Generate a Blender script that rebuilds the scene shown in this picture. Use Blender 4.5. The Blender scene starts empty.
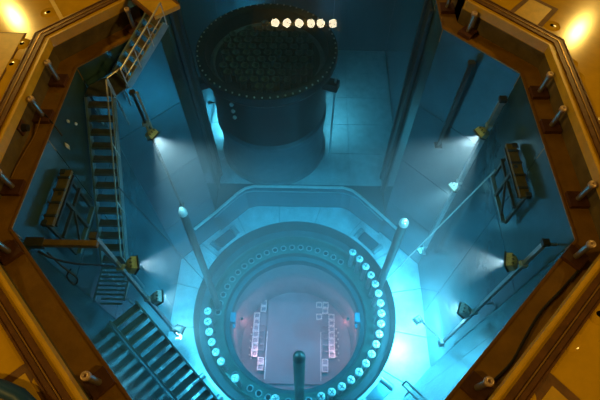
import bpy, math, random
from mathutils import Vector, Matrix
random.seed(7)
C = bpy.context.scene.collection
scene = bpy.context.scene
PI = math.pi

# ------------------------------------------------------------------ camera, world, lights, exposure
cam_d = bpy.data.cameras.new('camera')
cam = bpy.data.objects.new('camera', cam_d); C.objects.link(cam)
cam_d.sensor_width = 36.0
cam_d.lens = 36.0 * 453.4 / 600.0
cam_d.clip_end = 200
CR = Vector((0.9997265, 0.0231820, -0.0030797)); CU = Vector((-0.0181253, 0.8513128, 0.5243453)); CF = Vector((-0.0147771, 0.5241461, -0.8515001))
cam.matrix_world = Matrix(((CR.x, CU.x, -CF.x, 0.302), (CR.y, CU.y, -CF.y, -6.4385), (CR.z, CU.z, -CF.z, 8.0), (0, 0, 0, 1)))
scene.camera = cam

world = bpy.data.worlds.new('hall'); scene.world = world; world.use_nodes = True
world.node_tree.nodes['Background'].inputs[0].default_value = (1.0, 0.62, 0.22, 1)
world.node_tree.nodes['Background'].inputs[1].default_value = 0.016

def hall_lamp(loc, target, power, size, col=(1.0, 0.63, 0.13)):
    d = bpy.data.lights.new('hall_lamp', 'AREA'); d.shape = 'DISK'; d.size = size; d.energy = power; d.color = col
    o = bpy.data.objects.new('hall_lamp', d); C.objects.link(o)
    o.location = loc
    o.rotation_euler = (Vector(target) - Vector(loc)).to_track_quat('-Z', 'Y').to_euler()
hall_lamp((-22.4, 23.3, 15.75), (-6, 3, 0.7), 1000, 0.55)
hall_lamp((20.2, 22.4, 15.75), (6, 3, 0.7), 1000, 0.55)
hall_lamp((-24.0, -9.0, 15.5), (-7, -3, 0.7), 2100, 1.6)
hall_lamp((24.0, -9.0, 15.5), (7, -3, 0.7), 2100, 1.6)

vs = scene.view_settings
vs.view_transform = 'Standard'; vs.look = 'None'; vs.gamma = 1.0; vs.use_curve_mapping = False
vs.exposure = 0.0
cy = scene.cycles
cy.use_denoising = True
cy.max_bounces = 6; cy.diffuse_bounces = 3; cy.glossy_bounces = 3; cy.transparent_max_bounces = 12; cy.volume_bounces = 1
cy.sample_clamp_indirect = 4.0
cy.caustics_reflective = False; cy.caustics_refractive = False

# ------------------------------------------------------------------ materials
MATS = {}
def mat(name, col, rough=0.5, metal=0.0, noise=0.0, nscale=3.0, bump=0.0, col2=None, spec=0.5):
    m = bpy.data.materials.new(name); m.use_nodes = True
    nt = m.node_tree; b = nt.nodes['Principled BSDF']
    b.inputs['Roughness'].default_value = rough; b.inputs['Metallic'].default_value = metal
    b.inputs['Specular IOR Level'].default_value = spec
    b.inputs['Base Color'].default_value = (*col, 1)
    if noise or col2:
        tc = nt.nodes.new('ShaderNodeTexCoord')
        n = nt.nodes.new('ShaderNodeTexNoise'); n.inputs['Scale'].default_value = nscale; n.inputs['Detail'].default_value = 5.0; n.inputs['Roughness'].default_value = 0.62
        nt.links.new(tc.outputs['Object'], n.inputs['Vector'])
        r = nt.nodes.new('ShaderNodeValToRGB'); r.color_ramp.elements[0].position = 0.35; r.color_ramp.elements[1].position = 0.68
        c2 = col2 if col2 else tuple(max(0, c * (1 - noise)) for c in col)
        r.color_ramp.elements[0].color = (*c2, 1); r.color_ramp.elements[1].color = (*col, 1)
        nt.links.new(n.outputs['Fac'], r.inputs['Fac']); nt.links.new(r.outputs['Color'], b.inputs['Base Color'])
        if bump:
            bp = nt.nodes.new('ShaderNodeBump'); bp.inputs['Strength'].default_value = bump; bp.inputs['Distance'].default_value = 0.02
            n2 = nt.nodes.new('ShaderNodeTexNoise'); n2.inputs['Scale'].default_value = nscale * 6; n2.inputs['Detail'].default_value = 3.0
            nt.links.new(tc.outputs['Object'], n2.inputs['Vector'])
            nt.links.new(n2.outputs['Fac'], bp.inputs['Height']); nt.links.new(bp.outputs['Normal'], b.inputs['Normal'])
    MATS[name] = m
    return m
mat('yellow_floor', (0.76, 0.42, 0.012), 0.13, 0, 0.22, 1.3, 0.0, spec=0.3)
mat('yellow_plate', (0.78, 0.45, 0.03), 0.34, 0, 0.2, 4.0, 0.1)
mat('yellow_tape', (0.85, 0.55, 0.06), 0.4, 0, 0.1, 6.0)
mat('brown_frame', (0.22, 0.085, 0.012), 0.55, 0, 0.4, 5.0, 0.2)
mat('rail_brown', (0.17, 0.062, 0.008), 0.4, 0.1, 0.4, 6.0, 0.1)
mat('rail_bright', (0.42, 0.22, 0.05), 0.3, 0.4, 0.15, 6.0)
mat('concrete', (0.17, 0.12, 0.05), 0.8, 0, 0.45, 2.2, 0.35)
mat('ledge', (0.38, 0.19, 0.016), 0.55, 0, 0.3, 2.5, 0.25)
mat('maroon', (0.13, 0.045, 0.018), 0.6, 0, 0.4, 6.0, 0.2)
mat('post_steel', (0.55, 0.52, 0.46), 0.3, 0.8, 0.2, 8.0)
mat('post_end', (0.72, 0.50, 0.34), 0.4, 0.4, 0.2, 8.0)
mat('black', (0.006, 0.005, 0.004), 0.9, spec=0.0)
mat('black_cable', (0.02, 0.018, 0.016), 0.5)
mat('liner', (0.075, 0.17, 0.205), 0.2, 0.45, 0.24, 1.7, 0.05)  # stainless steel; the water's blue light is put into its teal colour
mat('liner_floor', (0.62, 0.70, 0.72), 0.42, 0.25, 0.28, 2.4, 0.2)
mat('weld', (0.28, 0.40, 0.43), 0.35, 0.5, 0.15, 5.0)
mat('dark_steel', (0.11, 0.13, 0.14), 0.45, 0.5, 0.3, 3.0, 0.1)
mat('vessel_steel', (0.05, 0.10, 0.11), 0.42, 0.5, 0.3, 2.0, 0.15)
mat('flange_steel', (0.035, 0.13, 0.105), 0.42, 0.4, 0.35, 2.6, 0.15)
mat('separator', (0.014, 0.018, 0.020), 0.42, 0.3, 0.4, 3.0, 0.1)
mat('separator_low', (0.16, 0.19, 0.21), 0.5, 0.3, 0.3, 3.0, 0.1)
mat('standpipe', (0.10, 0.125, 0.13), 0.4, 0.4, 0.3, 5.0)
mat('bright_steel', (0.80, 0.82, 0.80), 0.28, 0.55, 0.1, 6.0)
mat('cap_steel', (0.92, 0.94, 0.92), 0.32, 0.1, 0.15, 9.0, 0.2)
mat('stair_steel', (0.30, 0.40, 0.43), 0.4, 0.4, 0.3, 3.0, 0.1)
mat('tread_steel', (0.24, 0.20, 0.16), 0.5, 0.3, 0.35, 5.0, 0.2)
mat('tread_pale', (0.40, 0.52, 0.55), 0.35, 0.4, 0.25, 6.0, 0.2)
mat('rail_steel', (0.75, 0.72, 0.66), 0.3, 0.6, 0.1, 6.0)
mat('brass_housing', (0.98, 0.85, 0.48), 0.35, 0.3, 0.25, 9.0)
mat('lamp_dark', (0.05, 0.05, 0.04), 0.5, 0.3)
mat('pole_steel', (0.42, 0.50, 0.54), 0.35, 0.5, 0.2, 4.0)
mat('pole_dark', (0.05, 0.06, 0.065), 0.45, 0.3, 0.2, 4.0)
mat('plank_yellow', (0.25, 0.16, 0.035), 0.5, 0, 0.35, 5.0, 0.2)
mat('frame_dark', (0.09, 0.09, 0.075), 0.45, 0.4, 0.3, 6.0)
mat('white_tag', (0.85, 0.86, 0.84), 0.5)
mat('core_plate', (0.36, 0.27, 0.26), 0.6, 0.1, 0.12, 1.2)
mat('core_wall', (0.42, 0.36, 0.36), 0.4, 0.4, 0.2, 2.0)
mat('cell_steel', (0.98, 0.90, 0.80), 0.3, 0.1, 0.08, 9.0)
mat('blue_hose', (0.004, 0.07, 0.24), 0.5, 0, 0.2, 4.0)
mat('bracket_blue', (0.10, 0.36, 0.50), 0.4, 0.3, 0.2, 4.0)

def emis(name, col, s):
    m = bpy.data.materials.new(name); m.use_nodes = True; nt = m.node_tree
    nt.nodes.remove(nt.nodes['Principled BSDF'])
    e = nt.nodes.new('ShaderNodeEmission'); e.inputs[0].default_value = (*col, 1); e.inputs[1].default_value = s
    nt.links.new(e.outputs[0], nt.nodes['Material Output'].inputs['Surface']); MATS[name] = m
emis('lens_lit', (0.9, 0.97, 1.0), 4.0)
emis('bulb_lit', (1.0, 0.86, 0.58), 32.0)

# water: absorbing, faintly scattering volume without a surface, and the calm mirror-like surface film
m = bpy.data.materials.new('water_body'); m.use_nodes = True; nt = m.node_tree
nt.nodes.remove(nt.nodes['Principled BSDF'])
va = nt.nodes.new('ShaderNodeVolumeAbsorption'); va.inputs['Density'].default_value = 0.165
va.inputs['Color'].default_value = (0.0, 0.765, 0.905, 1)
vsn = nt.nodes.new('ShaderNodeVolumeScatter'); vsn.inputs['Density'].default_value = 0.019
vsn.inputs['Color'].default_value = (0.85, 0.95, 1.0, 1); vsn.inputs['Anisotropy'].default_value = 0.15
ad = nt.nodes.new('ShaderNodeAddShader')
nt.links.new(va.outputs[0], ad.inputs[0]); nt.links.new(vsn.outputs[0], ad.inputs[1]); nt.links.new(ad.outputs[0], nt.nodes['Material Output'].inputs['Volume'])
MATS['water_body'] = m
m = bpy.data.materials.new('water_surface'); m.use_nodes = True; nt = m.node_tree
nt.nodes.remove(nt.nodes['Principled BSDF'])
tr = nt.nodes.new('ShaderNodeBsdfTransparent'); gl = nt.nodes.new('ShaderNodeBsdfGlossy'); gl.inputs['Roughness'].default_value = 0.004
fr = nt.nodes.new('ShaderNodeFresnel'); fr.inputs['IOR'].default_value = 1.33
mx = nt.nodes.new('ShaderNodeMixShader')
nt.links.new(fr.outputs[0], mx.inputs[0]); nt.links.new(tr.outputs[0], mx.inputs[1]); nt.links.new(gl.outputs[0], mx.inputs[2])
nt.links.new(mx.outputs[0], nt.nodes['Material Output'].inputs['Surface'])
MATS['water_surface'] = m

# ------------------------------------------------------------------ mesh helpers
class MB:
    def __init__(s): s.v = []; s.f = []
    def add(s, vs, fs):
        o = len(s.v); s.v += [tuple(v) for v in vs]; s.f += [tuple(i + o for i in f) for f in fs]; return s
    def box(s, c, size, M=None):
        hx, hy, hz = [x / 2 for x in size]; c = Vector(c)
        vs = [Vector((x, y, z)) for z in (-hz, hz) for y in (-hy, hy) for x in (-hx, hx)]
        if M is not None: vs = [M @ v for v in vs]
        return s.add([v + c for v in vs], [(0, 2, 3, 1), (4, 5, 7, 6), (0, 1, 5, 4), (1, 3, 7, 5), (3, 2, 6, 7), (2, 0, 4, 6)])
    def bar(s, a, b, w, h, up=(0, 0, 1)):
        a = Vector(a); b = Vector(b); d = (b - a).normalized(); u = Vector(up)
        r = d.cross(u)
        if r.length < 1e-4: r = d.cross(Vector((1, 0, 0)))
        r.normalize(); u = r.cross(d).normalized()
        vs = [p + r * sx * w / 2 + u * sy * h / 2 for p in (a, b) for sx, sy in ((-1, -1), (1, -1), (1, 1), (-1, 1))]
        return s.add(vs, [(0, 1, 2, 3), (7, 6, 5, 4), (0, 4, 5, 1), (1, 5, 6, 2), (2, 6, 7, 3), (3, 7, 4, 0)])
    def tube(s, pts, r, n=8, cap=True):
        pts = [Vector(p) for p in pts]; rings = []
        rr = r if isinstance(r, (list, tuple)) else [r] * len(pts)
        for i, p in enumerate(pts):
            d = (pts[min(i + 1, len(pts) - 1)] - pts[max(i - 1, 0)]).normalized()
            a = d.cross(Vector((0, 0, 1)))
            if a.length < 1e-3: a = Vector((1, 0, 0))
            a.normalize(); b = d.cross(a)
            rings.append([p + (a * math.cos(2 * PI * k / n) + b * math.sin(2 * PI * k / n)) * rr[i] for k in range(n)])
        fs = []
        for i in range(len(pts) - 1):
            for k in range(n): fs.append((i * n + k, i * n + (k + 1) % n, (i + 1) * n + (k + 1) % n, (i + 1) * n + k))
        if cap: fs += [tuple(range(n))[::-1], tuple((len(pts) - 1) * n + k for k in range(n))]
        return s.add([v for R in rings for v in R], fs)
    def prism(s, poly, z0, z1):
        n = len(poly)
        vs = [(x, y, z0) for x, y in poly] + [(x, y, z1) for x, y in poly]
        return s.add(vs, [tuple(range(n))[::-1], tuple(range(n, 2 * n))] + [(i, (i + 1) % n, n + (i + 1) % n, n + i) for i in range(n)])
    def lathe(s, prof, n=64, c=(0, 0), close=False):
        # prof: list of (r, z); c: axis
        vs = [(c[0] + r * math.cos(2 * PI * k / n), c[1] + r * math.sin(2 * PI * k / n), z) for r, z in prof for k in range(n)]
        m = len(prof); fs = []
        for i in range(m if close else m - 1):
            j = (i + 1) % m
            for k in range(n): fs.append((i * n + k, i * n + (k + 1) % n, j * n + (k + 1) % n, j * n + k))
        if not close:
            if prof[0][0] > 1e-6: pass
        return s.add(vs, fs)
    def disc(s, r, z, n=32, c=(0, 0)):
        return s.add([(c[0] + r * math.cos(2 * PI * k / n), c[1] + r * math.sin(2 * PI * k / n), z) for k in range(n)], [tuple(range(n))])
    def mesh(s, name, m, smooth=False):
        me = bpy.data.meshes.new(name); me.from_pydata(s.v, [], s.f); me.update()
        me.materials.append(MATS[m])
        if smooth:
            for p in me.polygons: p.use_smooth = len(p.vertices) <= 4
        return me
    def build(s, name, m, parent=None, smooth=False, bevel=0.0):
        o = bpy.data.objects.new(name, s.mesh(name, m, smooth)); C.objects.link(o)
        if smooth:
            try: o.data.set_sharp_from_angle(angle=math.radians(40))
            except Exception: pass
        if parent is not None: o.parent = parent
        if bevel:
            b = o.modifiers.new('bevel', 'BEVEL'); b.width = bevel; b.segments = 2; b.limit_method = 'ANGLE'
        return o
def tag(o, label, cat, group=None):
    o['label'] = label; o['category'] = cat
    if group: o['group'] = group
    return o
def structure(o, label=None):
    o['kind'] = 'structure'
    if label: o['label'] = label
    return o
def thing(name, label, cat, loc=(0, 0, 0), rz=0.0, group=None):
    o = bpy.data.objects.new(name, None); C.objects.link(o); o.location = loc; o.rotation_euler = (0, 0, rz)
    return tag(o, label, cat, group)
def inst(name, me, parent, loc=(0, 0, 0), rz=0.0):
    o = bpy.data.objects.new(name, me); C.objects.link(o); o.parent = parent; o.location = loc; o.rotation_euler = (0, 0, rz); return o
def copy_tree(o, parent=None):
    c = o.copy(); C.objects.link(c); c.parent = parent
    for ch in list(o.children): copy_tree(ch, c)
    return c

# ------------------------------------------------------------------ dimensions
W = 5.6; T8 = math.tan(PI / 8)
def octagon(w): h = w * T8; return [(-w, -h), (-w, h), (-h, w), (h, w), (w, h), (w, -h), (h, -w), (-h, -w)]
ZF = 0.75          # operating floor
ZB = -11.8         # cavity floor
ZS = -10.0         # pit floor and sill
SX = 3.9           # half width of the gate opening
WF = 5.98          # floor opening
VC = (-0.15, 0.0)  # vessel axis

# ------------------------------------------------------------------ pool walls (liner panels on concrete)
def liner_wall(name, label, P, Q, z0, z1, cols, rows, mtl='liner'):
    P = Vector((*P, 0)); Q = Vector((*Q, 0)); d = (Q - P).normalized(); L = (Q - P).length
    n = Vector((-d.y, d.x, 0))           # outward side for clockwise outline: computed below
    mid = (P + Q) / 2
    if n.dot(mid - Vector((0, 2.0 if mid.y > 4.2 else 0, 0))) < 0: n = -n
    b = MB(); b.bar(P + n * 0.22 + Vector((0, 0, (z0 + z1) / 2)), Q + n * 0.22 + Vector((0, 0, (z0 + z1) / 2)), 0.40, abs(z1 - z0))
    w = structure(b.build(name, 'weld'), label)
    g = 0.012
    for i in range(cols):
        for j in range(rows):
            a0 = L * i / cols + g; a1 = L * (i + 1) / cols - g
            zz0 = z0 + (z1 - z0) * j / rows; zz1 = z0 + (z1 - z0) * (j + 1) / rows
            zc = (zz0 + zz1) / 2; hh = abs(zz1 - zz0) - 2 * g
            p = MB(); p.bar(P + d * a0 + n * 0.008 + Vector((0, 0, zc)), P + d * a1 + n * 0.008 + Vector((0, 0, zc)), 0.018, hh)
            p.build('liner_panel', mtl, w)
    return w
o8 = octagon(W)
k = W * math.sqrt(2) - SX     # y where the diagonal meets the gate jamb
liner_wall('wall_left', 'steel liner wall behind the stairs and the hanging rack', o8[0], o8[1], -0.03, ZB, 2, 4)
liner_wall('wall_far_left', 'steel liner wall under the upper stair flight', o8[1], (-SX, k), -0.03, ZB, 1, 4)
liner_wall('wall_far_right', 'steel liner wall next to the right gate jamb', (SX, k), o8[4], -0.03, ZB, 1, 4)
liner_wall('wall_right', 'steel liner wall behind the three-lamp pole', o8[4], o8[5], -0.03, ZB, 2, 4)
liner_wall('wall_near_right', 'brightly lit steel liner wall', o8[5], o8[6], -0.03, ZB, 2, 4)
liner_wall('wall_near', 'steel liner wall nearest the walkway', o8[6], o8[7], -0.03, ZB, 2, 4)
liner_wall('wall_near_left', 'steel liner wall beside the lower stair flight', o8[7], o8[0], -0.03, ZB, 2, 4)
# gate jambs
JY = 6.5
for s, nm in ((-1, 'left'), (1, 'right')):
    liner_wall('wall_gate_' + nm, 'steel gate jamb wall of the canal, %s side' % nm, (s * SX, k), (s * SX, JY), -0.03, ZB, 2, 4)
    t = thing('gate_guide', 'dark vertical gate guide channel on the jamb ' + ('under the stair platform' if s < 0 else 'away from the stairs'), 'gate guide', (s * (SX - 0.03), 0, 0), 0, None)
    for yy, dd in ((5.25, 0.10), (5.95, 0.10)):
        b = MB(); b.box((-s * dd / 2, yy, (ZS - 0.3) / 2), (dd, 0.13, -ZS - 0.35)); b.build('guide_bar', 'dark_steel', t, bevel=0.01)
    b = MB(); b.box((-s * 0.012, 5.60, (ZS - 0.3) / 2), (0.02, 0.52, -ZS - 0.35)); b.build('groove_plate', 'pole_dark', t)
# pit
PX0, PX1, PY = -4.75, 4.75, 15.0
liner_wall('wall_pit_left', 'steel liner wall of the storage pit behind the separator, stair side', (PX0, JY), (PX0, PY), -0.03, ZS, 2, 3)
liner_wall('wall_pit_right', 'steel liner wall of the storage pit, side away from the stairs', (PX1, JY), (PX1, PY), -0.03, ZS, 2, 3)
liner_wall('wall_pit_far', 'far steel liner wall of the storage pit', (PX0, PY), (PX1, PY), -0.03, ZS, 3, 3)
for s, nm in ((-1, 'left'), (1, 'right')):
    b = MB(); b.box((s * (SX + 4.75) / 2 + s * 0.03, JY - 0.2, (ZB - 0.05) / 2), (0.8, 0.36, -ZB - 0.1)); structure(b.build('wall_pit_return_' + nm, 'liner'), 'return of the gate jamb, %s side' % nm)
# pit floor with plates and the sill
pf = structure(MB().box((0, (5.45 + PY) / 2, ZS - 0.95), (10.2, PY - 5.45, 1.8)).build('floor_pit', 'weld'), 'steel floor of the storage pit under the separator')
for i in range(4):
    for j in range(5):
        x0 = -4.7 + 9.4 * i / 4; y0 = 5.5 + (PY - 5.5) * j / 5
        if y0 < 6.4 and False: continue
        b = MB(); b.box((x0 + 1.175, y0 + 0.95, ZS - 0.04), (2.33, 1.88, 0.06)); b.build('floor_plate', 'liner_floor', pf)
# sill edge pipe: follows the octagon at the sill height
h = 5.42 * T8
b = MB(); pts = [(-4.72, 3.0, ZS), (-3.92, 3.82, ZS + 0.02), (-2.95, 4.95, ZS + 0.02), (-2.62, 5.22, ZS + 0.02), (-2.2, 5.36, ZS + 0.02), (2.0, 5.36, ZS + 0.02), (2.42, 5.22, ZS + 0.02), (2.75, 4.95, ZS + 0.02), (3.80, 3.82, ZS + 0.02), (4.55, 3.0, ZS)]
b.tube(pts, 0.07, 8); structure(b.build('trim_1', 'bright_steel', smooth=True), 'rounded steel rim along the sill of the gate opening')
b = MB(); b.tube([(x, y - 0.12 if abs(x) < 2.5 else y - 0.06, z - 0.25) for x, y, z in pts[1:-1]], 0.035, 6); structure(b.build('trim_2', 'weld', smooth=True), 'thin weld line under the sill rim')
b = MB(); b.prism([(-3.88, 3.9), (-2.62, 5.2), (-2.2, 5.34), (2.0, 5.34), (2.42, 5.2), (3.86, 3.9), (3.86, 5.55), (-3.88, 5.55)], ZB, ZS - 0.02)
structure(b.build('floor_sill', 'liner'), 'steel sill block across the gate opening')

# cavity floor (bulkhead) as sector plates around the vessel
RH = 4.5
fl = structure(MB().lathe([(RH + 0.03, ZB - 0.5), (RH + 0.03, ZB - 0.06), (8.2, ZB - 0.06), (8.2, ZB - 0.5)], 96, VC, True).build('floor_cavity', 'weld'), 'steel bulkhead floor around the reactor vessel')
def octr(a):
    best = 1e9
    for q in range(8):
        c_ = math.cos(a - q * PI / 4)
        if c_ > 1e-6: best = min(best, (W - 0.01) / c_)
    return best
NS = 16
for i in range(NS):
    a0 = 2 * PI * i / NS + 0.004 + PI / 16; a1 = 2 * PI * (i + 1) / NS - 0.004 + PI / 16
    m_ = 10; inn = []; out = []
    for q in range(m_ + 1):
        a = a0 + (a1 - a0) * q / m_
        inn.append((VC[0] + RH * math.cos(a), VC[1] + RH * math.sin(a)))
        R_ = octr(a); out.append((R_ * math.cos(a), R_ * math.sin(a)))
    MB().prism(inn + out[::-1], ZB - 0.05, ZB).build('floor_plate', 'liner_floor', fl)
for i, ad_ in enumerate((38, 52, 128, 142, 218, 232, 308, 322)):
    a = math.radians(ad_)
    d = Vector((math.cos(a), math.sin(a), 0)); p0 = Vector((*VC, ZB + 0.05)) + d * 4.62; p1 = Vector((*VC, ZB + 0.05)) + d * 5.2
    b = MB(); b.tube([p0, p1], 0.13, 10); b.build('floor_rib', 'weld', fl, smooth=True)
for a_ in (45, 135, 225, 315):
    a = math.radians(a_); d = Vector((math.cos(a), math.sin(a), 0)); c_ = Vector((*VC, ZB + 0.012)) + d * 4.9
    M = Matrix.Rotation(a, 3, 'Z'); b = MB(); b.box(c_, (0.55, 0.95, 0.02), M); b.build('cover_plate', 'liner', fl)

# the dim hall around and above
mat('hall_wall', (0.10, 0.075, 0.04), 0.8, 0, 0.2, 0.5)
HX, HY0, HY1, HZ = 26.0, -14.0, 30.0, 18.0
for nm, c_, sz_ in (('wall_hall_left', (-HX - 0.2, 8, 9), (0.4, 44, 18.6)), ('wall_hall_right', (HX + 0.2, 8, 9), (0.4, 44, 18.6)), ('wall_hall_near', (0, HY0 - 0.2, 9), (52, 0.4, 18.6)), ('wall_hall_far', (0, HY1 + 0.2, 9), (52, 0.4, 18.6)), ('ceiling', (0, 8, HZ + 0.2), (52, 44, 0.4))):
    structure(MB().box(c_, sz_).build(nm, 'hall_wall'), 'dim brown hall ' + ('ceiling high above the pool' if nm == 'ceiling' else 'wall far from the pool, ' + nm[10:] + ' side'))

# ------------------------------------------------------------------ ledge, step wall, operating floor
lw = structure(MB().prism([(0, 0), (0.001, 0), (0, 0.001)], -0.3, -0.29).build('floor_ledge', 'ledge'), 'narrow yellow-brown ledge around the pool edge')
WL = 6.2
oi = octagon(W); oo = octagon(WL)
def edge_clip(P, Q, xs):   # clip the far end of a diagonal at |x| = xs
    (x0, y0), (x1, y1) = P, Q
    t = (xs - x0) / (x1 - x0); return (xs, y0 + (y1 - y0) * t)
segs = []
for i in range(8):
    if i == 2: continue
    j = (i + 1) % 8
    a, b_, c_, d_ = oi[i], oi[j], oo[j], oo[i]
    if i == 1: b_ = edge_clip(a, b_, -SX); c_ = edge_clip(d_, c_, -SX)
    if i == 3: a = edge_clip(b_, a, SX); d_ = edge_clip(c_, d_, SX)
    MB().prism([a, b_, c_, d_], -0.45, 0.0).build('ledge_slab', 'ledge', lw)
    # steel edging where the liner ends
    e0 = Vector((*a, 0.0)); e1 = Vector((*b_, 0.0))
    MB().bar(e0, e1, 0.05, 0.03).build('edge_strip', 'rail_bright', lw)
for s in (-1, 1):
    y0 = k
    MB().prism([(s * SX, WL * math.sqrt(2) - SX), (s * SX, 15.4), (s * (SX + 0.62), 15.4), (s * (SX + 0.62), WL * math.sqrt(2) - SX - 0.62)][::(-1 if s > 0 else 1)], -0.45, 0.0).build('ledge_slab', 'ledge', lw)
    MB().bar((s * SX, y0, 0), (s * SX, 15.4, 0), 0.05, 0.03).build('edge_strip', 'rail_bright', lw)
XC = 4.32
def rim(i, A_, B_):
    j = (i + 1) % 8
    a, b_, c_, d_ = A_[i], A_[j], B_[j], B_[i]
    if i == 1: b_ = edge_clip(a, b_, -XC); c_ = edge_clip(d_, c_, -XC)
    if i == 3: a = edge_clip(b_, a, XC); d_ = edge_clip(c_, d_, XC)
    return [a, b_, c_, d_]
# step walls
sidenames = ['left', 'far_left', 'far', 'far_right', 'right', 'near_right', 'near', 'near_left']
ow = octagon(6.06); ow2 = octagon(6.45); olip = octagon(WF); olip2 = octagon(6.12)
for i in range(8):
    if i == 2: continue
    j = (i + 1) % 8
    b = MB().prism(rim(i, ow, ow2), -0.3, ZF - 0.22); w = structure(b.build('wall_step_' + sidenames[i], 'concrete'), 'short concrete step wall between ledge and floor, %s' % sidenames[i].replace('_', ' '))
    l = MB().prism(rim(i, olip, olip2), ZF - 0.24, ZF - 0.004); l.build('lip_plate', 'yellow_plate', w)
for s_, nm in ((-1, 'left'), (1, 'right')):
    structure(MB().prism([(s_ * XC, 4.27), (s_ * XC, 15.4), (s_ * (XC + 0.3), 15.4), (s_ * (XC + 0.3), 4.0)][::(-1 if s_ > 0 else 1)], -0.3, ZF - 0.004).build('wall_step_gate_' + nm, 'concrete'), 'short concrete step wall beside the gate opening, ' + nm)
# operating floor: polygons outside the octagon, open over the pit
f0 = 6.04; of = octagon(f0); FX, FY0, FY1 = 26.0, -14.0, 30.0
hh = f0 * T8
fo = structure(MB().prism([(-FX, -hh), (-f0, -hh), (-f0, hh), (-FX, hh)], ZF - 0.3, ZF).build('floor', 'yellow_floor'), 'glossy yellow painted operating floor around the pool')
pieces = [[(f0, -hh), (FX, -hh), (FX, hh), (f0, hh)],
          [(-FX, FY0), (-hh, FY0), (-hh, -f0), (-f0, -hh), (-FX, -hh)],
          [(hh, FY0), (FX, FY0), (FX, -hh), (f0, -hh), (hh, -f0)],
          [(-hh, FY0), (hh, FY0), (hh, -f0), (-hh, -f0)],
          [(-FX, hh), (-f0, hh), (-XC, hh + (f0 - XC)), (-XC, FY1), (-FX, FY1)],
          [(f0, hh), (FX, hh), (FX, FY1), (XC, FY1), (XC, hh + (f0 - XC))]]
for p in pieces: MB().prism(p, ZF - 0.3, ZF).build('floor_slab', 'yellow_floor', fo)
# track rails around the opening
n_tr = 3
for off, wd, hg, mt in ((6.10, 0.10, 0.035, 'rail_brown'), (6.205, 0.022, 0.05, 'rail_bright'), (6.24, 0.10, 0.03, 'rail_brown'), (6.33, 0.03, 0.045, 'rail_brown')):
    oa, ob = octagon(off), octagon(off + wd)
    tr_ = None
    for i in range(8):
        if i == 2: continue
        j = (i + 1) % 8
        q = MB().prism(rim(i, oa, ob), ZF, ZF + hg)
        if tr_ is None: tr_ = structure(q.build('trim_%d' % n_tr, mt), 'steel track strip around the floor opening')
        else: q.build('track_piece', mt, tr_)
    n_tr += 1

# hatches and floor fittings
def hatch(corners, label, frame=0.12, mt='yellow_plate', fm='brown_frame'):
    c = sum((Vector((*p, 0)) for p in corners), Vector()) / 4
    t = thing('floor_hatch', label, 'hatch', (c.x, c.y, ZF), 0, 'steel hatches in the yellow floor')
    P = [Vector((*p, 0)) - c for p in corners]
    MB().prism([(p.x, p.y) for p in P], 0.0, 0.022).build('hatch_plate', mt, t, bevel=0.006)
    for i in range(4):
        a, b_ = P[i], P[(i + 1) % 4]
        d = (b_ - a).normalized(); nrm = Vector((d.y, -d.x, 0))
        if nrm.dot((a + b_) / 2) < 0: nrm = -nrm
        q = MB(); q.bar(a + nrm * frame / 2 - d * frame, b_ + nrm * frame / 2 + d * 0.0 + Vector((0, 0, 0)), frame, 0.03); q.build('hatch_frame', fm, t)
    return t
hatch([(5.97, 4.22), (6.40, 3.80), (5.83, 3.12), (5.40, 3.62)], 'square yellow hatch in a brown frame near the far right floor lip', 0.12)
hatch([(-6.75, 4.60), (-5.86, 3.25), (-5.05, 3.95), (-5.9, 5.2)], 'hatch outlined in pale yellow tape near the far left floor lip', 0.10, 'yellow_floor', 'yellow_tape')
hatch([(4.02, -5.16), (4.75, -5.95), (4.0, -6.7), (3.25, -5.9)], 'large hatch in a brown frame near the close right floor lip', 0.14)
hatch([(-3.93, -5.16), (-4.70, -5.90), (-4.0, -6.6), (-3.2, -5.9)], 'large hatch in a brown frame near the close left floor lip, by the blue hose', 0.14)
hatch([(-6.62, 2.62), (-8.3, 2.62), (-8.3, 0.9), (-6.66, 0.9)], 'wide plain floor plate with dark joint left of the pool', 0.03)
sock_me = MB().lathe([(0.20, 0.0), (0.17, 0.014), (0.055, 0.018)], 20).mesh('pad', 'yellow_floor', True)
hole_me = MB().lathe([(0.055, 0.018), (0.05, 0.02), (0.0, 0.02)], 16).mesh('hole', 'black')
for (x, y), lb in zip(((6.24, 3.17), (6.28, 1.86), (6.30, 1.40), (6.45, 0.05), (4.46, -4.46), (5.08, -4.05), (-4.62, -4.34), (-3.64, -5.28), (-6.56, 2.26), (-6.56, 1.55), (3.6, -5.32), (-6.3, 3.45)),
                     ('beside the square brown-framed hatch', 'midway along the right track, upper of two', 'midway along the right track, lower of two', 'alone on the right floor', 'beside the near right track', 'on the right floor away from the track',
                      'beside the near left track', 'between near left track and brown hatch frame', 'next to the wide floor plate, upper', 'next to the wide floor plate, lower', 'between near right track and brown hatch frame', 'beside the taped hatch')):
    t = thing('floor_socket', 'round yellow floor socket with a dark hole ' + lb, 'socket', (x, y, ZF), 0, 'round sockets in the yellow floor')
    inst('pad', sock_me, t); inst('hole', hole_me, t)
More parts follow.
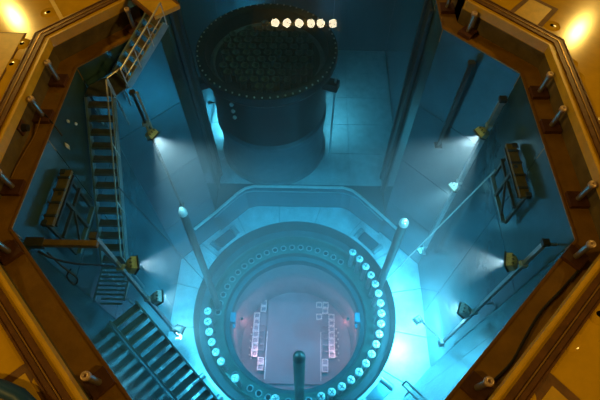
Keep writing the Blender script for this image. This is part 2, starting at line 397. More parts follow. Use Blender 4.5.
# stair head platform over the pool corner (45 degrees)
t = thing('stair_platform', 'yellow speckled platform plate jutting over the pool corner at the stair head', 'platform', (0, 0, 0))
MB().prism([(-3.55, 3.20), (-3.00, 3.66), (-4.10, 4.80), (-4.9, 4.60)], ZF + 0.07, ZF + 0.13).build('deck_plate', 'yellow_plate', t)
MB().bar((-3.54, 3.20, ZF + 0.08), (-3.0, 3.65, ZF + 0.08), 0.06, 0.11).build('edge_beam', 'yellow_plate', t)
MB().bar((-3.0, 3.65, ZF + 0.08), (-4.1, 4.80, ZF + 0.08), 0.06, 0.11).build('edge_beam', 'brown_frame', t)
MB().bar((-3.55, 3.20, ZF + 0.08), (-4.9, 4.60, ZF + 0.08), 0.06, 0.11).build('edge_beam', 'brown_frame', t)
for x, y in ((-4.15, 4.35), (-4.02, 4.15)): MB().tube([(x, y, 0.0), (x, y, ZF + 0.08)], 0.04, 8).build('support_leg', 'brown_frame', t)
# blue hose
b = MB(); b.tube([(-5.6, -5.35, 0.87), (-4.9, -5.28, 0.87), (-4.45, -5.33, 0.87), (-4.15, -5.40, 0.87), (-3.85, -5.50, 0.87), (-3.58, -5.68, 0.87), (-3.40, -5.95, 0.87), (-3.32, -6.4, 0.87)], 0.12, 12)
tag(b.build('hose', 'blue_hose', smooth=True), 'thick dark blue hose curving across the yellow floor corner', 'hose')

# ------------------------------------------------------------------ posts on the ledge
tube_me = MB().lathe([(0.055, 0.1), (0.055, 0.60)], 14).mesh('post_tube', 'post_steel', True)
cap_me = MB().lathe([(0.058, 0.58), (0.075, 0.585), (0.075, 0.655), (0.06, 0.665), (0.03, 0.665), (0.028, 0.63), (0.0, 0.63)], 14).mesh('post_cap', 'post_end', True)
base_me = MB().box((0, 0, 0.05), (0.38, 0.36, 0.10)).mesh('base_block', 'maroon')
posts = [((-5.86, 1.78), 0, 'on the left ledge nearest the far corner'), ((-5.86, 0.61), 0, 'with a thin cable, along the left ledge'), ((-5.86, -1.37), 0, 'on the left ledge, before the near corner'),
         ((-5.40, -2.85), 45, 'at the left corner beside the yellow beam'), ((-3.06, -5.16), 45, 'on the near left ledge by the stairs'), ((-4.42, 3.78), -45, 'beside the stair head platform'),
         ((4.10, 4.80), 90, 'at the right gate jamb'), ((4.50, 3.78), 45, 'on the far right ledge'), ((5.84, 1.61), 0, 'on the right ledge, upper of the close pair'), ((5.84, 0.55), 0, 'on the right ledge, lower of the close pair'),
         ((5.86, -1.42), 0, 'on the right ledge past the hanging rack'), ((5.43, -2.72), -45, 'at the right corner where the black cable starts'), ((3.14, -5.10), -45, 'at the near end of the black cable')]
for (x, y), rz, lb in posts:
    t = thing('ledge_post', 'steel stanchion post on a dark block ' + lb, 'post', (x, y, 0.0), math.radians(rz), 'steel posts standing on the pool ledge')
    inst('base_block', base_me, t); inst('post_tube', tube_me, t); inst('post_cap', cap_me, t)

# ------------------------------------------------------------------ ropes and cables
def rope(name, label, pts, r, m, cat='cable', n=6, group=None):
    # smooth a polyline
    P = [Vector(p) for p in pts]; out = []
    for i in range(len(P) - 1):
        p0 = P[max(i - 1, 0)]; p1 = P[i]; p2 = P[i + 1]; p3 = P[min(i + 2, len(P) - 1)]
        for q in range(6):
            t = q / 6; out.append(0.5 * ((2 * p1) + (p2 - p0) * t + (2 * p0 - 5 * p1 + 4 * p2 - p3) * t * t + (3 * p1 - p0 - 3 * p2 + p3) * t ** 3))
    out.append(P[-1]); b = MB(); b.tube(out, r, n)
    return tag(b.build(name, m, smooth=True), label, cat, group)
rope('cable', 'thin pale cable trailing along the left ledge', [(-5.86, 0.50, 0.12), (-5.90, 0.08, 0.03), (-5.95, -0.35, 0.03), (-6.0, -0.8, 0.03), (-6.01, -1.1, 0.03)], 0.012, 'rail_bright')
rope('cable', 'black cable lying along the near right ledge', [(5.50, -2.92, 0.03), (5.02, -3.36, 0.03), (4.54, -3.78, 0.03), (4.17, -4.22, 0.03), (3.81, -4.68, 0.03), (3.42, -5.0, 0.03)], 0.024, 'black_cable')
rope('cable', 'black cable sagging from the yellow beam to the brass lamp', [(-5.22, -2.56, -0.50), (-5.0, -2.64, -0.62), (-4.72, -2.60, -1.0), (-4.45, -2.42, -1.5), (-4.24, -2.25, -1.95)], 0.026, 'black_cable')
rope('cable', 'loose loop of black cable under the yellow beam', [(-5.05, -2.56, -0.55), (-4.85, -2.72, -0.9), (-4.62, -2.86, -1.2), (-4.72, -2.95, -1.35), (-4.82, -2.85, -1.15), (-4.70, -2.72, -1.0)], 0.018, 'black_cable')
rope('rope', 'dark tether line dropping from the left ledge into the water', [(-5.80, 0.62, 0.12), (-5.62, 0.45, 0.03), (-5.45, 0.28, -0.25)], 0.018, 'black_cable', 'rope')
rope('rope', 'thin dark line stretched from the stairs down to the vessel', [(-4.62, -0.05, -1.9), (-4.44, 1.35, ZB + 0.03)], 0.014, 'pole_dark', 'rope')
rope('rope', 'pale line stretched from the right rack down to the vessel', [(5.25, 0.60, -1.75), (4.60, 1.16, -7.5), (4.03, 1.49, ZB + 0.05)], 0.024, 'bright_steel', 'rope')
for (x, y, z, w_, h_), lb in (((-5.50, 0.80, -0.32, 0.09, 0.12), 'small white tag hanging in the water by the upper post'), ((-5.30, 0.74, -0.34, 0.09, 0.10), 'small pale clip floating beside the white tag'), ((-5.31, 0.06, -0.34, 0.10, 0.26), 'pointed white float at the end of the dark tether')):
    b = MB(); b.add([(x - w_ / 2, y, z), (x + w_ / 2, y, z), (x, y - w_ / 2, z), (x, y + w_ / 2, z), (x, y, z + h_ * 0.55), (x, y, z - h_ * 0.6)], [(0, 2, 4), (2, 1, 4), (1, 3, 4), (3, 0, 4), (2, 0, 5), (1, 2, 5), (3, 1, 5), (0, 3, 5)])
    tag(b.build('float_tag', 'white_tag'), lb, 'tag')

t = thing('lip_bumper', 'black rubber bumper fixed under the floor lip on the left side', 'bumper', (-6.0, 0.05, 0.30))
MB().tube([(-0.02, 0, 0), (0.10, 0, 0)], [0.10, 0.075], 12).build('rubber_pad', 'black_cable', t, smooth=True)
MB().box((-0.035, 0, 0), (0.05, 0.26, 0.26)).build('mount_plate', 'maroon', t)
t = thing('wall_hook', 'small steel hook frame hanging low on the brightly lit near right wall', 'hook', (3.85, -3.86, -8.3), math.radians(45))
for a, b_ in (((0, -0.3, 0), (0, 0.3, 0)), ((0, -0.3, 0), (0, -0.3, 0.7)), ((0, 0.3, 0), (0, 0.3, 0.7)), ((0, -0.3, 0.7), (0, 0.3, 0.7))): MB().bar(a, b_, 0.05, 0.05).build('frame_bar', 'pole_dark', t)
MB().tube([(0, 0, 0.0), (0, 0, -0.2), (-0.08, 0, -0.28), (-0.16, 0, -0.2)], 0.03, 8).build('hook', 'bright_steel', t, smooth=True)

# ------------------------------------------------------------------ hanging racks on the walls
def rack(s, y0, y1, ztop, zbot, label):
    X = s * 5.50
    t = thing('wall_rack', label, 'rack', (X, (y0 + y1) / 2, zbot))
    L = y1 - y0; H = ztop - zbot; yl, yh = -L / 2, L / 2
    i_ = -s
    MB().box((i_ * 0.10, 0, H - 0.06), (0.24, L + 0.12, 0.10)).build('plank', 'plank_yellow', t, bevel=0.01)
    for q in range(4): MB().box((i_ * 0.10, yl + L * (q + 0.5) / 4, H + 0.0), (0.27, 0.05, 0.05)).build('plank_strap', 'frame_dark', t)
    for yy in (yl, yh): MB().bar((i_ * 0.05, yy, 0), (i_ * 0.05, yy, H), 0.07, 0.07).build('side_bar', 'frame_dark', t)
    MB().bar((i_ * 0.12, yl, 0.04), (i_ * 0.12, yh, 0.04), 0.10, 0.07).build('bottom_bar', 'stair_steel', t)
    MB().bar((i_ * 0.12, yl, H * 0.55), (i_ * 0.12, yh, H * 0.55), 0.07, 0.07).build('cross_bar', 'frame_dark', t)
    MB().bar((i_ * 0.14, 0.05 * L, 0), (i_ * 0.14, 0.05 * L, H), 0.08, 0.08).build('middle_bar', 'frame_dark', t)
    MB().bar((i_ * 0.16, yl + 0.15, 0.1), (i_ * 0.16, 0.05 * L, H * 0.55), 0.05, 0.05).build('brace', 'frame_dark', t)
    MB().bar((i_ * 0.22, yl, H * 0.9), (i_ * 0.22, yh, H * 0.9), 0.05, 0.06).build('hook_rail', 'pole_dark', t)
    for yy in (yl, yh): MB().box((i_ * 0.02, yy, H - 0.05), (0.12, 0.12, 0.12)).build('wall_clamp', 'frame_dark', t)
    return t
rack(-1, -1.75, -0.38, -0.75, -2.40, 'dark steel rack with a yellow top plank hung on the left wall by the stairs')
rack(1, -0.66, 0.80, -0.95, -2.32, 'dark steel rack with yellow plank on the right wall near the lamp pole')
t = thing('support_beam', 'square yellow beam with dark end block spanning from the left wall corner to the lamp pole', 'beam', (-5.4, -2.40, -0.45))
MB().bar((0.28, 0, 0), (1.40, -0.0, 0), 0.13, 0.13).build('beam_body', 'plank_yellow', t, bevel=0.01)
MB().box((0.10, 0, 0.0), (0.40, 0.2, 0.17)).build('end_block', 'frame_dark', t, bevel=0.01)

# ------------------------------------------------------------------ stairs
def stairs(label, A, B, side, wd, n, zoff=0.0, rails=True, rail_side=1, tm='tread_steel', sm='stair_steel', group='steel stair flights down the pool wall'):
    # A, B: 3D centre line top and bottom; side: unit vector across
    A = Vector(A); B = Vector(B); S = Vector(side).normalized()
    t = thing('stair_flight', label, 'stairs', (0, 0, 0), 0, None)
    along = (B - A); hd = Vector((along.x, along.y, 0)).normalized()
    for s in (-1, 1):
        MB().bar(A + S * s * wd / 2, B + S * s * wd / 2, 0.05, 0.20).build('stringer', sm, t)
    M = Matrix((hd, S, Vector((0, 0, 1)))).transposed()
    me = MB().box((0, 0, 0), (0.19, wd - 0.06, 0.03), M).box(tuple(hd * 0.095 + Vector((0, 0, -0.012))), (0.03, wd - 0.06, 0.055), M).mesh('tread', tm)
    nos = MB().box(tuple(hd * 0.10 + Vector((0, 0, 0.022))), (0.022, wd - 0.06, 0.02), M).mesh('nosing', 'bright_steel' if tm == 'tread_pale' else sm)
    for i in range(n):
        p = A + along * ((i + 0.5) / n); td = inst('tread', me, t, p); inst('nosing', nos, td)
    if rails:
        for s in ((rail_side,) if rail_side else (-1, 1)):
            up = Vector((0, 0, 0.62)); off = S * s * (wd / 2 + 0.04)
            MB().tube([A + off + up, B + off + up], 0.022, 8).build('handrail', 'rail_steel', t, smooth=True)
            MB().tube([A + off + up * 0.5, B + off + up * 0.5], 0.014, 8).build('middle_rail', 'rail_steel', t, smooth=True)
            for q in range(4):
                p = A + along * (q / 3) + off; MB().tube([p, p + up], 0.018, 8).build('rail_post', 'rail_steel', t, smooth=True)
    return t
r2 = math.sqrt(0.5)
# upper flight along the far-left wall
nUL = Vector((r2, -r2, 0)); dUL = Vector((-r2, -r2, 0))
pA = Vector((-3.62, 3.62, 0.52)); pB = Vector((-4.72, 2.52, -0.62))
stairs('upper steel stair flight from the yellow platform down to the first landing', pA, pB, nUL, 0.70, 6, rail_side=1)
# middle flight along the left wall
stairs('long middle stair flight running down along the left wall', (-5.15, 1.95, -0.68), (-5.15, -1.35, -4.0), (1, 0, 0), 0.70, 13, rail_side=1)
# lower flight along the near-left wall
dL = Vector((r2, -r2, 0)); nL = Vector((r2, r2, 0)); w0 = Vector((-W * r2, -W * r2, 0))
cA = w0 + nL * 0.45 + dL * -1.35; cB = w0 + nL * 0.46 + dL * 2.05
stairs('lower stair flight with bright grated treads along the near left wall', (cA.x, cA.y, -3.95), (cB.x, cB.y, -6.3), nL, 0.80, 13, rails=False, tm='tread_pale')
# landings
t = thing('stair_landing', 'dark landing plate between upper and middle stair flights', 'landing', (-5.05, 2.3, -0.66))
MB().prism([(-0.52, 0.0 - 0.30), (0.30, -0.30), (0.62, 0.15), (0.15, 0.62), (-0.50, 0.05)], -0.05, 0.0).build('landing_plate', 'tread_steel', t)
for x, y in ((-0.48, -0.26), (0.26, -0.26), (0.15, 0.5)): MB().tube([(x, y, -1.2), (x, y, -0.05)], 0.03, 8).build('landing_leg', 'stair_steel', t)
for p, q in (((0.30, -0.30), (0.62, 0.15)),):
    MB().tube([(*p, 0), (*p, 0.62), (*q, 0.62), (*q, 0)], 0.022, 8).build('guard_rail', 'rail_steel', t)
t = thing('stair_landing', 'dark landing plate between middle and lower stair flights', 'landing', (-5.0, -1.85, -4.02))
for q in range(9):
    yq = 0.42 - 0.13 * q; MB().box((-0.10 if q < 7 else 0.0, yq, -0.02), (0.86 if q < 7 else 0.6, 0.05, 0.035)).build('grating_slat', 'stair_steel', t)
for xq in (-0.5, 0.32): MB().box((xq, -0.02, -0.05), (0.05, 0.98, 0.08)).build('landing_beam', 'stair_steel', t)
for x, y in ((-0.48, 0.4), (0.28, 0.4), (0.4, -0.45)): MB().tube([(x, y, -1.4), (x, y, -0.05)], 0.03, 8).build('landing_leg', 'stair_steel', t)

# ------------------------------------------------------------------ underwater lamps on poles
def spot(loc, direction, power, parent=None, ang=120, col=(0.90, 0.97, 1.0), blend=0.7, r=0.06):
    d = bpy.data.lights.new('lamp_light', 'SPOT'); d.energy = power; d.color = col; d.spot_size = math.radians(ang); d.spot_blend = blend; d.shadow_soft_size = r
    o = bpy.data.objects.new('lamp_light', d); C.objects.link(o); o.location = loc
    o.rotation_euler = Vector(direction).to_track_quat('-Z', 'Y').to_euler()
    return o
def lamp(loc, direction, label, power, size=0.32, ang=120, housing='brass_housing', mount=None, col=(0.90, 0.97, 1.0)):
    D = Vector(direction).normalized(); Q = D.to_track_quat('-Z', 'Y').to_matrix()   # local -Z looks along the beam
    loc = Vector(loc)
    t = thing('underwater_lamp', label, 'lamp', loc, 0, 'floodlights in the pool')
    s = size; E3 = lambda v: Q @ Vector(v)
    b = MB()
    # tapered housing
    vs = [E3((x * s * f / 2, y * s * f * 0.42, z)) for z, f in ((-s * 0.32, 1.0), (s * 0.12, 0.94), (s * 0.34, 0.55)) for x, y in ((-1, -1), (1, -1), (1, 1), (-1, 1))]
    fs = [(8, 9, 10, 11)] + [(i * 4 + q, i * 4 + (q + 1) % 4, i * 4 + 4 + (q + 1) % 4, i * 4 + 4 + q) for i in range(2) for q in range(4)]
    b.add(vs, fs); hs = b.build('housing', housing, t)
    for q in (-0.3, 0.0, 0.3):
        MB().box(E3((q * s, 0, s * 0.16)), (0.02, s * 0.86, 0.05), Q).build('cooling_fin', 'lamp_dark', hs)
    b = MB()
    for x0, y0, sx, sy in ((0, -0.44, 1.12, 0.07), (0, 0.44, 1.12, 0.07), (-0.53, 0, 0.07, 0.9), (0.53, 0, 0.07, 0.9)):
        b.box(E3((x0 * s, y0 * s, -s * 0.33)), (sx * s, sy * s, 0.04), Q)
    b.build('bezel', 'lamp_dark', t)
    b = MB(); b.box(E3((0, 0, -s * 0.31)), (s * 0.9, s * 0.72, 0.012), Q); b.build('lens', 'lens_lit', t)
    if mount is not None:
        mloc = Vector(mount) - loc
        b = MB(); b.bar(E3((0, 0, s * 0.3)), mloc, 0.06, 0.06); b.build('arm', 'bright_steel', t)
        MB().box(mloc, (0.16, 0.16, 0.12)).build('clamp', 'bright_steel', t, bevel=0.01)
    spot(loc + D * (s * 0.45), D, power, None, ang, col)
    return t
def pole(x, y, z1, z0, label, w=0.09, m='pole_steel', wall=None, twin=False):
    t = thing('lamp_pole', label, 'pole', (x, y, z0))
    MB().box((0, 0, (z1 - z0) / 2), (w, w, z1 - z0)).build('tube', m, t)
    if twin: MB().box((0.13, -0.02, (z1 - z0) - 0.75), (0.05, 0.05, 1.5)).build('side_tube', 'rail_steel', t)
    MB().box((0, 0, z1 - z0 - 0.04), (w + 0.06, w + 0.06, 0.10)).build('top_collar', 'pole_dark', t)
    MB().box((0, 0, 0.03), (w + 0.14, w + 0.14, 0.06)).build('foot_bracket', m, t)
    if wall is not None:
        for zz in wall[2]:
            MB().bar((0, 0, zz - z0), (wall[0] - x, wall[1] - y, zz - z0), 0.05, 0.05).build('wall_bracket', m, t)
    return t
pole(-4.25, 1.95, -0.45, -6.2, 'dark twin lamp pole hanging beside the upper stair flight', 0.06, 'pole_dark', None, True)
pole(5.27, 1.95, -0.50, -9.7, 'pale square lamp pole with three lamps at the right wall corner', 0.12, 'pole_steel', (5.56, 2.22, (-0.9, -5.0)))
pole(4.60, 3.04, -0.30, -3.85, 'dark empty pole on the far right wall', 0.10, 'pole_dark', (4.70, 3.14, (-0.5, -3.6)))
pole(-4.13, -2.22, -0.40, -8.2, 'pale lamp pole by the yellow beam with three lamps', 0.09, 'pole_steel')
pole(5.30, -2.12, -0.50, -8.9, 'long lamp pole at the near right corner with a cross arm', 0.09, 'pole_steel', (5.58, -2.12, (-0.62, -4.4)))
PW = 0.74
lamp((-4.10, 1.72, -1.85), (0.50, -0.25, -0.83), 'brass floodlight on the dark twin pole near the upper stairs', 3300 * PW, 0.30, 92, mount=(-4.25, 1.95, -1.7))
lamp((5.10, 1.80, -1.65), (-0.55, -0.25, -0.80), 'uppermost brass floodlight on the pale three-lamp pole', 3400 * PW, 0.32, 92, mount=(5.27, 1.95, -1.55))
lamp((5.12, 1.82, -4.4), (-0.60, -0.35, -0.72), 'middle steel floodlight on the pale three-lamp pole', 900 * PW, 0.30, 110, 'bright_steel', (5.27, 1.95, -4.3))
lamp((5.10, 1.80, -9.2), (-0.70, -0.30, -0.65), 'lowest small steel floodlight on the pale three-lamp pole', 600 * PW, 0.28, 120, 'bright_steel', (5.27, 1.95, -9.1))
lamp((-3.93, -2.10, -2.2), (0.80, 0.25, -0.55), 'brass floodlight on the pole by the yellow beam', 1700 * PW, 0.34, 78, mount=(-4.13, -2.22, -2.1))
lamp((-3.92, -2.14, -4.4), (0.66, 0.15, -0.74), 'middle steel floodlight on the pole by the yellow beam', 1200 * PW, 0.34, 115, 'bright_steel', (-4.13, -2.22, -4.3))
lamp((-3.93, -2.22, -7.3), (0.05, 0.15, -0.97), 'lowest small floodlight on the pole by the yellow beam', 2700 * PW, 0.30, 176, 'bright_steel', (-4.13, -2.22, -7.2))
lamp((5.10, -2.02, -1.75), (-0.80, 0.20, -0.56), 'brass floodlight high on the near right corner pole', 1700 * PW, 0.34, 78, mount=(5.30, -2.12, -1.65))
lamp((5.08, -2.06, -5.2), (-0.55, 0.25, -0.80), 'middle steel floodlight on the near right corner pole', 1900 * PW, 0.36, 140, 'bright_steel', (5.30, -2.12, -5.1))
lamp((4.66, -1.12, -9.2), (0.03, -0.05, -1.0), 'bright floodlight at the end of the cross arm low over the bulkhead', 3500 * PW, 0.30, 176, 'bright_steel', (5.26, -2.12, -8.5))
lamp((-3.75, 9.35, -8.6), (-0.25, 0.25, -0.60), 'floodlight standing behind the separator on the stair side of the pit', 650 * PW, 0.26, 176, 'bright_steel', (-4.60, 9.35, -8.6))
lamp((1.00, 9.45, -8.2), (0.70, 0.10, -0.30), 'floodlight standing behind the separator at the open side of the pit', 380 * PW, 0.26, 176, 'bright_steel', (1.0, 9.9, -8.2))

# ------------------------------------------------------------------ reactor vessel
VZ = -13.0
v = thing('reactor_vessel', 'open round reactor vessel with a dark flange ring and grey core deep inside', 'vessel', (VC[0], VC[1], VZ))
def vz(z): return z - VZ
MB().lathe([(RH, vz(ZB)), (RH - 0.02, vz(ZB) + 0.015), (RH - 0.10, vz(-12.0)), (RH - 0.12, vz(-12.55)), (4.10, vz(-12.62))], 96).build('outer_ring', 'vessel_steel', v, smooth=True)
MB().lathe([(4.10, vz(-12.62)), (4.05, vz(-12.58)), (4.0, vz(-12.62)), (3.97, vz(-12.95)), (3.92, 0.0)], 96).build('seal_ring', 'flange_steel', v, smooth=True)
MB().lathe([(3.94, 0.0), (3.40, 0.0), (3.34, -0.05)], 96).build('flange', 'flange_steel', v, smooth=True)
MB().lathe([(3.34, -0.05), (3.30, -0.38), (3.16, -0.42), (3.10, -0.45), (3.08, -0.9)], 96).build('inner_ledge', 'vessel_steel', v, smooth=True)
MB().lathe([(3.08, -0.9), (3.08, -5.2)], 96).build('core_barrel', 'core_wall', v, smooth=True)
MB().disc(3.09, -5.05, 64).build('core_plate', 'core_plate', v)
ringm = MB().lathe([(0.16, 0.002), (0.15, 0.02), (0.11, 0.02), (0.10, 0.0)], 16).mesh('stud_hole_rim', 'weld', True)
holem = MB().disc(0.10, 0.004, 16).mesh('stud_hole', 'black')
NST = 52
def sang(i): return math.radians(184 + 360.0 / NST * i)
STUDS = [0, 1, 2, 3, 4, 5, 7, 11] + list(range(15, 33))
for i in range(NST):
    if i in STUDS: continue
    a = sang(i); p = (3.64 * math.cos(a), 3.64 * math.sin(a), 0.0)
    o = inst('stud_hole', ringm, v, p); inst('hole_bottom', holem, o)
# brackets inside the rim
for s, y in ((-1, 0.10), (1, 0.22)):
    b = MB(); b.box((s * 2.98, y, -0.62), (0.24, 0.46, 0.42)); b.box((s * 2.92, y - 0.36, -0.7), (0.12, 0.20, 0.2)); b.build('rim_bracket', 'bracket_blue', v, bevel=0.02)
# studs
sh = MB().lathe([(0.115, 0.0), (0.115, 1.50)], 14).mesh('shaft', 'core_wall', True)
cp = MB().lathe([(0.12, 1.46), (0.155, 1.48), (0.17, 1.54), (0.145, 1.60), (0.09, 1.615), (0.0, 1.60)], 18).mesh('cap', 'cap_steel', True)
sl = MB().box((0, 0, 1.612), (0.22, 0.035, 0.03)).box((0, 0, 1.612), (0.035, 0.22, 0.03)).mesh('cross_slot', 'dark_steel')
for i in STUDS:
    a = sang(i)
    t = thing('vessel_stud', 'tall bright-capped stud standing on the vessel flange', 'stud', (VC[0] + 3.80 * math.cos(a), VC[1] + 3.80 * math.sin(a), VZ), a + 0.4, 'capped studs around the vessel flange')
    inst('shaft', sh, t); c_ = inst('cap', cp, t); inst('cross_slot', sl, c_)
# guide rods
def rod(label, base, top, r=0.16, capm='bright_steel', m='vessel_steel'):
    base = Vector(base); top = Vector(top)
    t = thing('guide_rod', label, 'rod', base); d = top - base
    MB().tube([(0, 0, 0), d * 0.96], [r, r], 14).build('rod_body', m, t, smooth=True)
    MB().tube([d * 0.955, d * 0.975, d * 0.995, d], [r * 1.02, r * 1.02, r * 0.6, r * 0.25], 14).build('rod_tip', capm, t, smooth=True)
    MB().tube([(0, 0, -0.0), (0, 0, 0.12)], r * 1.5, 14).build('rod_foot', m, t, smooth=True)
rod('tall guide rod on the vessel flange with a bright tip, stair side', (-3.80, 0.45, VZ), (-3.88, 1.17, -5.0), 0.14)
rod('tall guide rod on the vessel flange beside the pale line', (3.83, 1.45, VZ), (3.81, 1.49, -6.1), 0.17)
rod('thick dark guide rod rising from the near side of the flange', (0.15, -3.72, VZ), (0.16, -3.27, -6.0), 0.19, 'vessel_steel', 'flange_steel')
# core: cell frames and centre plate
CZ = -18.0
core = thing('core_grid', 'grey core top with rows of bright square fuel cells', 'core', (0, 0, CZ))
MB().box((-0.28, 0.2, 0.06), (3.05, 4.6, 0.10)).build('centre_plate', 'core_plate', core)
for x in (-1.80, 1.24): MB().box((x, -0.6, 0.13), (0.05, 2.6, 0.06)).build('plate_edge', 'cell_steel', core)
def cellmesh(w, t_, h_, m):
    b = MB(); q = w / 2
    b.box((0, q - t_ / 2, h_ / 2), (w, t_, h_)).box((0, -q + t_ / 2, h_ / 2), (w, t_, h_)).box((q - t_ / 2, 0, h_ / 2), (t_, w - 2 * t_, h_)).box((-q + t_ / 2, 0, h_ / 2), (t_, w - 2 * t_, h_))
    return b.mesh('fuel_cell', m)
cb = cellmesh(0.34, 0.05, 0.14, 'cell_steel'); cd = cellmesh(0.34, 0.03, 0.10, 'core_wall')
pit_me = MB().box((0, 0, 0.012), (0.22, 0.22, 0.02)).mesh('cell_opening', 'core_wall')
bright = [(-2.09, 2.31), (-2.09, 1.95)] + [(-2.44, 1.55 - 0.355 * q) for q in range(7)] + [(-2.06, -0.95), (-2.06, -1.30)]
bright += [(1.14, 2.26), (1.52, 2.26), (1.50, 1.90), (1.14, 1.55)] + [(1.85, 1.56 - 0.355 * q) for q in range(7)] + [(1.47, -0.96), (1.47, -1.31)]
for x, y in bright:
    o = inst('fuel_cell', cb, core, (x, y, 0.13)); inst('cell_opening', pit_me, o)
for q in range(4):
    for cx_ in (-2.09, 1.50): inst('fuel_cell', cd, core, (cx_, 0.85 - 0.36 * q, 0.12))
for q in range(10):
    for cx_ in (-2.72, 2.12):
        a_ = inst('rod_tip', MB().lathe([(0.05, 0.0), (0.05, 0.10), (0.0, 0.13)], 8).mesh('rod_tip', 'cell_steel') if q == 0 and cx_ < 0 else tipm, core, (cx_ + 0.10 * (q % 2), 0.9 - 0.19 * q, 0.0))
        tipm = a_.data
# warm lamps fixed inside the vessel rim
for x, y in ((-2.72, 0.1), (2.40, 0.22)):
    t = thing('vessel_lamp', 'small warm lamp under the rim bracket inside the vessel, ' + ('stair side' if x < 0 else 'side away from the stairs'), 'lamp', (x, y, -13.75))
    MB().tube([(0, 0, 0), (0, 0, 0.12)], 0.06, 10).build('lamp_body', 'lamp_dark', t); MB().tube([(0, 0, -0.02), (0, 0, 0.0)], 0.045, 10).build('lens', 'lens_lit', t)
    d = bpy.data.lights.new('vessel_light', 'SPOT'); d.energy = 9000; d.color = (1.0, 0.035, 0.03); d.shadow_soft_size = 0.08; d.spot_size = math.radians(125); d.spot_blend = 0.8
    o = bpy.data.objects.new('vessel_light', d); C.objects.link(o); o.location = (x, y, -13.9); o.rotation_euler = Vector((-0.45 if x > 0 else 0.45, 0, -1)).to_track_quat('-Z', 'Y').to_euler()

# ------------------------------------------------------------------ steam separator in the pit
SC = (-1.37, 7.92)
s = thing('steam_separator', 'big dark round steam separator with many standpipes standing in the storage pit', 'separator', (SC[0], SC[1], ZS))
def sz(z): return z - ZS
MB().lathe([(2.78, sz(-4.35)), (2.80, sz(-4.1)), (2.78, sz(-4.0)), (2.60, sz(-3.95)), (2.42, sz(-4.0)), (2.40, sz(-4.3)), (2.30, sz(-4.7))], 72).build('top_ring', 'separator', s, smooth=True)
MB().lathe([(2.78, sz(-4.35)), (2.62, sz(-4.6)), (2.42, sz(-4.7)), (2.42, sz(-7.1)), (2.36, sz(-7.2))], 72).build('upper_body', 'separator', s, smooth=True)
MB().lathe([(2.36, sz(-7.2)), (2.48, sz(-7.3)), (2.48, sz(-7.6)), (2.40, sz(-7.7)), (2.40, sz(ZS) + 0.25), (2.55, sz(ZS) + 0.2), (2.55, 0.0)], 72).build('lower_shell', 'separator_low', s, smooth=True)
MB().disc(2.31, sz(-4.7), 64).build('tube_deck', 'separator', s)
MB().lathe([(2.30, sz(-4.55)), (2.18, sz(-4.5)), (2.10, sz(-4.55))], 64).build('inner_ring', 'separator_low', s, smooth=True)
pipe = MB().lathe([(0.13, 0.0), (0.13, 0.42), (0.165, 0.43), (0.165, 0.48), (0.115, 0.48), (0.11, 0.30), (0.0, 0.30)], 12).mesh('standpipe', 'standpipe', True)
for i in range(-7, 8):
    for j in range(-7, 8):
        x = i * 0.42 + (j % 2) * 0.21; y = j * 0.37
        if x * x + y * y < 1.92 ** 2: inst('standpipe', pipe, s, (x, y, sz(-4.7)))
bolt = MB().lathe([(0.034, 0.0), (0.034, 0.05), (0.015, 0.07), (0.0, 0.07)], 8).mesh('ring_bolt', 'bright_steel', True)
for q in range(60):
    a = 2 * PI * q / 60; inst('ring_bolt', bolt, s, (2.70 * math.cos(a), 2.70 * math.sin(a), sz(-4.0)))
for a_ in (200, 340, 90):
    a = math.radians(a_); M = Matrix.Rotation(a, 3, 'Z'); c_ = Vector((2.72 * math.cos(a), 2.72 * math.sin(a), sz(-5.0)))
    MB().box(c_, (0.62, 0.40, 0.35), M).build('lifting_lug', 'separator', s, bevel=0.02)
    MB().tube([c_ + Vector((0.18 * math.cos(a), 0.18 * math.sin(a), -4.6)), c_ + Vector((0.18 * math.cos(a), 0.18 * math.sin(a), 0.4))], 0.04, 8).build('guide_bar', 'bright_steel', s)
for q, (aa, zz) in enumerate(((238, -5.0), (238.5, -5.35), (239, -5.7))):
    a = math.radians(aa); MB().tube([(2.41 * math.cos(a), 2.41 * math.sin(a), sz(zz)), (2.50 * math.cos(a), 2.50 * math.sin(a), sz(zz))], 0.08, 10).build('side_bolt', 'cap_steel', s)

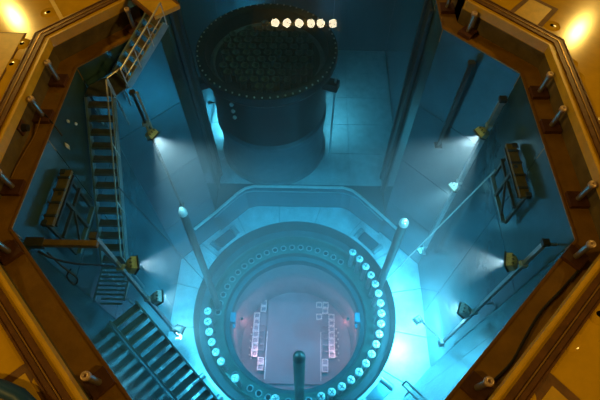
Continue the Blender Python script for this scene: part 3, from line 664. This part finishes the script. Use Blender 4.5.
# ------------------------------------------------------------------ bridge with six lamps above the pit (seen mirrored in the water)
br = thing('service_bridge', 'brown service bridge carrying six lamps over the storage pit', 'bridge', (0, 12.0, 5.0))
MB().box((-0.3, 0.15, 0.35), (4.0, 2.2, 0.30)).build('deck', 'yellow_plate', br)
MB().box((-0.3, -0.9, 0.30), (4.0, 0.14, 0.50)).build('girder', 'yellow_plate', br)
MB().box((1.62, -1.0, 3.0), (0.12, 0.12, 5.2)).build('mast', 'rail_steel', br)
MB().box((0, 1.1, 0.6), (10.8, 0.4, 0.3)).build('cross_beam', 'brown_frame', br)
for x in (-5.2, 5.2): MB().box((x, 1.1, -1.8), (0.25, 0.25, 4.6)).build('bridge_leg', 'brown_frame', br)
for xs_ in (-5.2, 5.2): MB().box((xs_, 1.1, -4.16), (0.5, 2.4, 0.14)).build('bridge_wheel_box', 'brown_frame', br)
for q, x in enumerate((-1.25, -0.72, -0.18, 0.35, 0.79, 1.33)):
    t = thing('bridge_lamp', 'round bright lamp hanging in the row of six under the service bridge', 'lamp', (x, 10.9, 5.0), 0, 'six lamps under the service bridge')
    MB().lathe([(0.04, 0.36), (0.05, 0.30), (0.10, 0.22), (0.10, 0.18)], 18).build('shade', 'lamp_dark', t, smooth=True)
    MB().lathe([(0.19 * math.sin(PI * q_ / 10), 0.02 - 0.19 * math.cos(PI * q_ / 10)) for q_ in range(11)], 18).build('bulb', 'bulb_lit', t, smooth=True)
    MB().tube([(0, 0, 0.33), (0, 0.0, 0.55), (0, 0.10, 0.60)], 0.03, 8).build('stem', 'lamp_dark', t)

# ------------------------------------------------------------------ water
b = MB(); b.box((0, 4.2, -10.06), (11.6, 21.6, 20.0))
w = structure(b.build('water', 'water_body'), 'clear blue water filling the pool and the pit')
b = MB(); b.add([(-1.5, 2.6, -0.04), (1.35, 2.6, -0.04), (1.35, 5.4, -0.04), (-1.5, 5.4, -0.04)], [(0, 1, 2, 3)])
structure(b.build('water_surface', 'water_surface'), 'calm water surface mirroring the six bridge lamps')
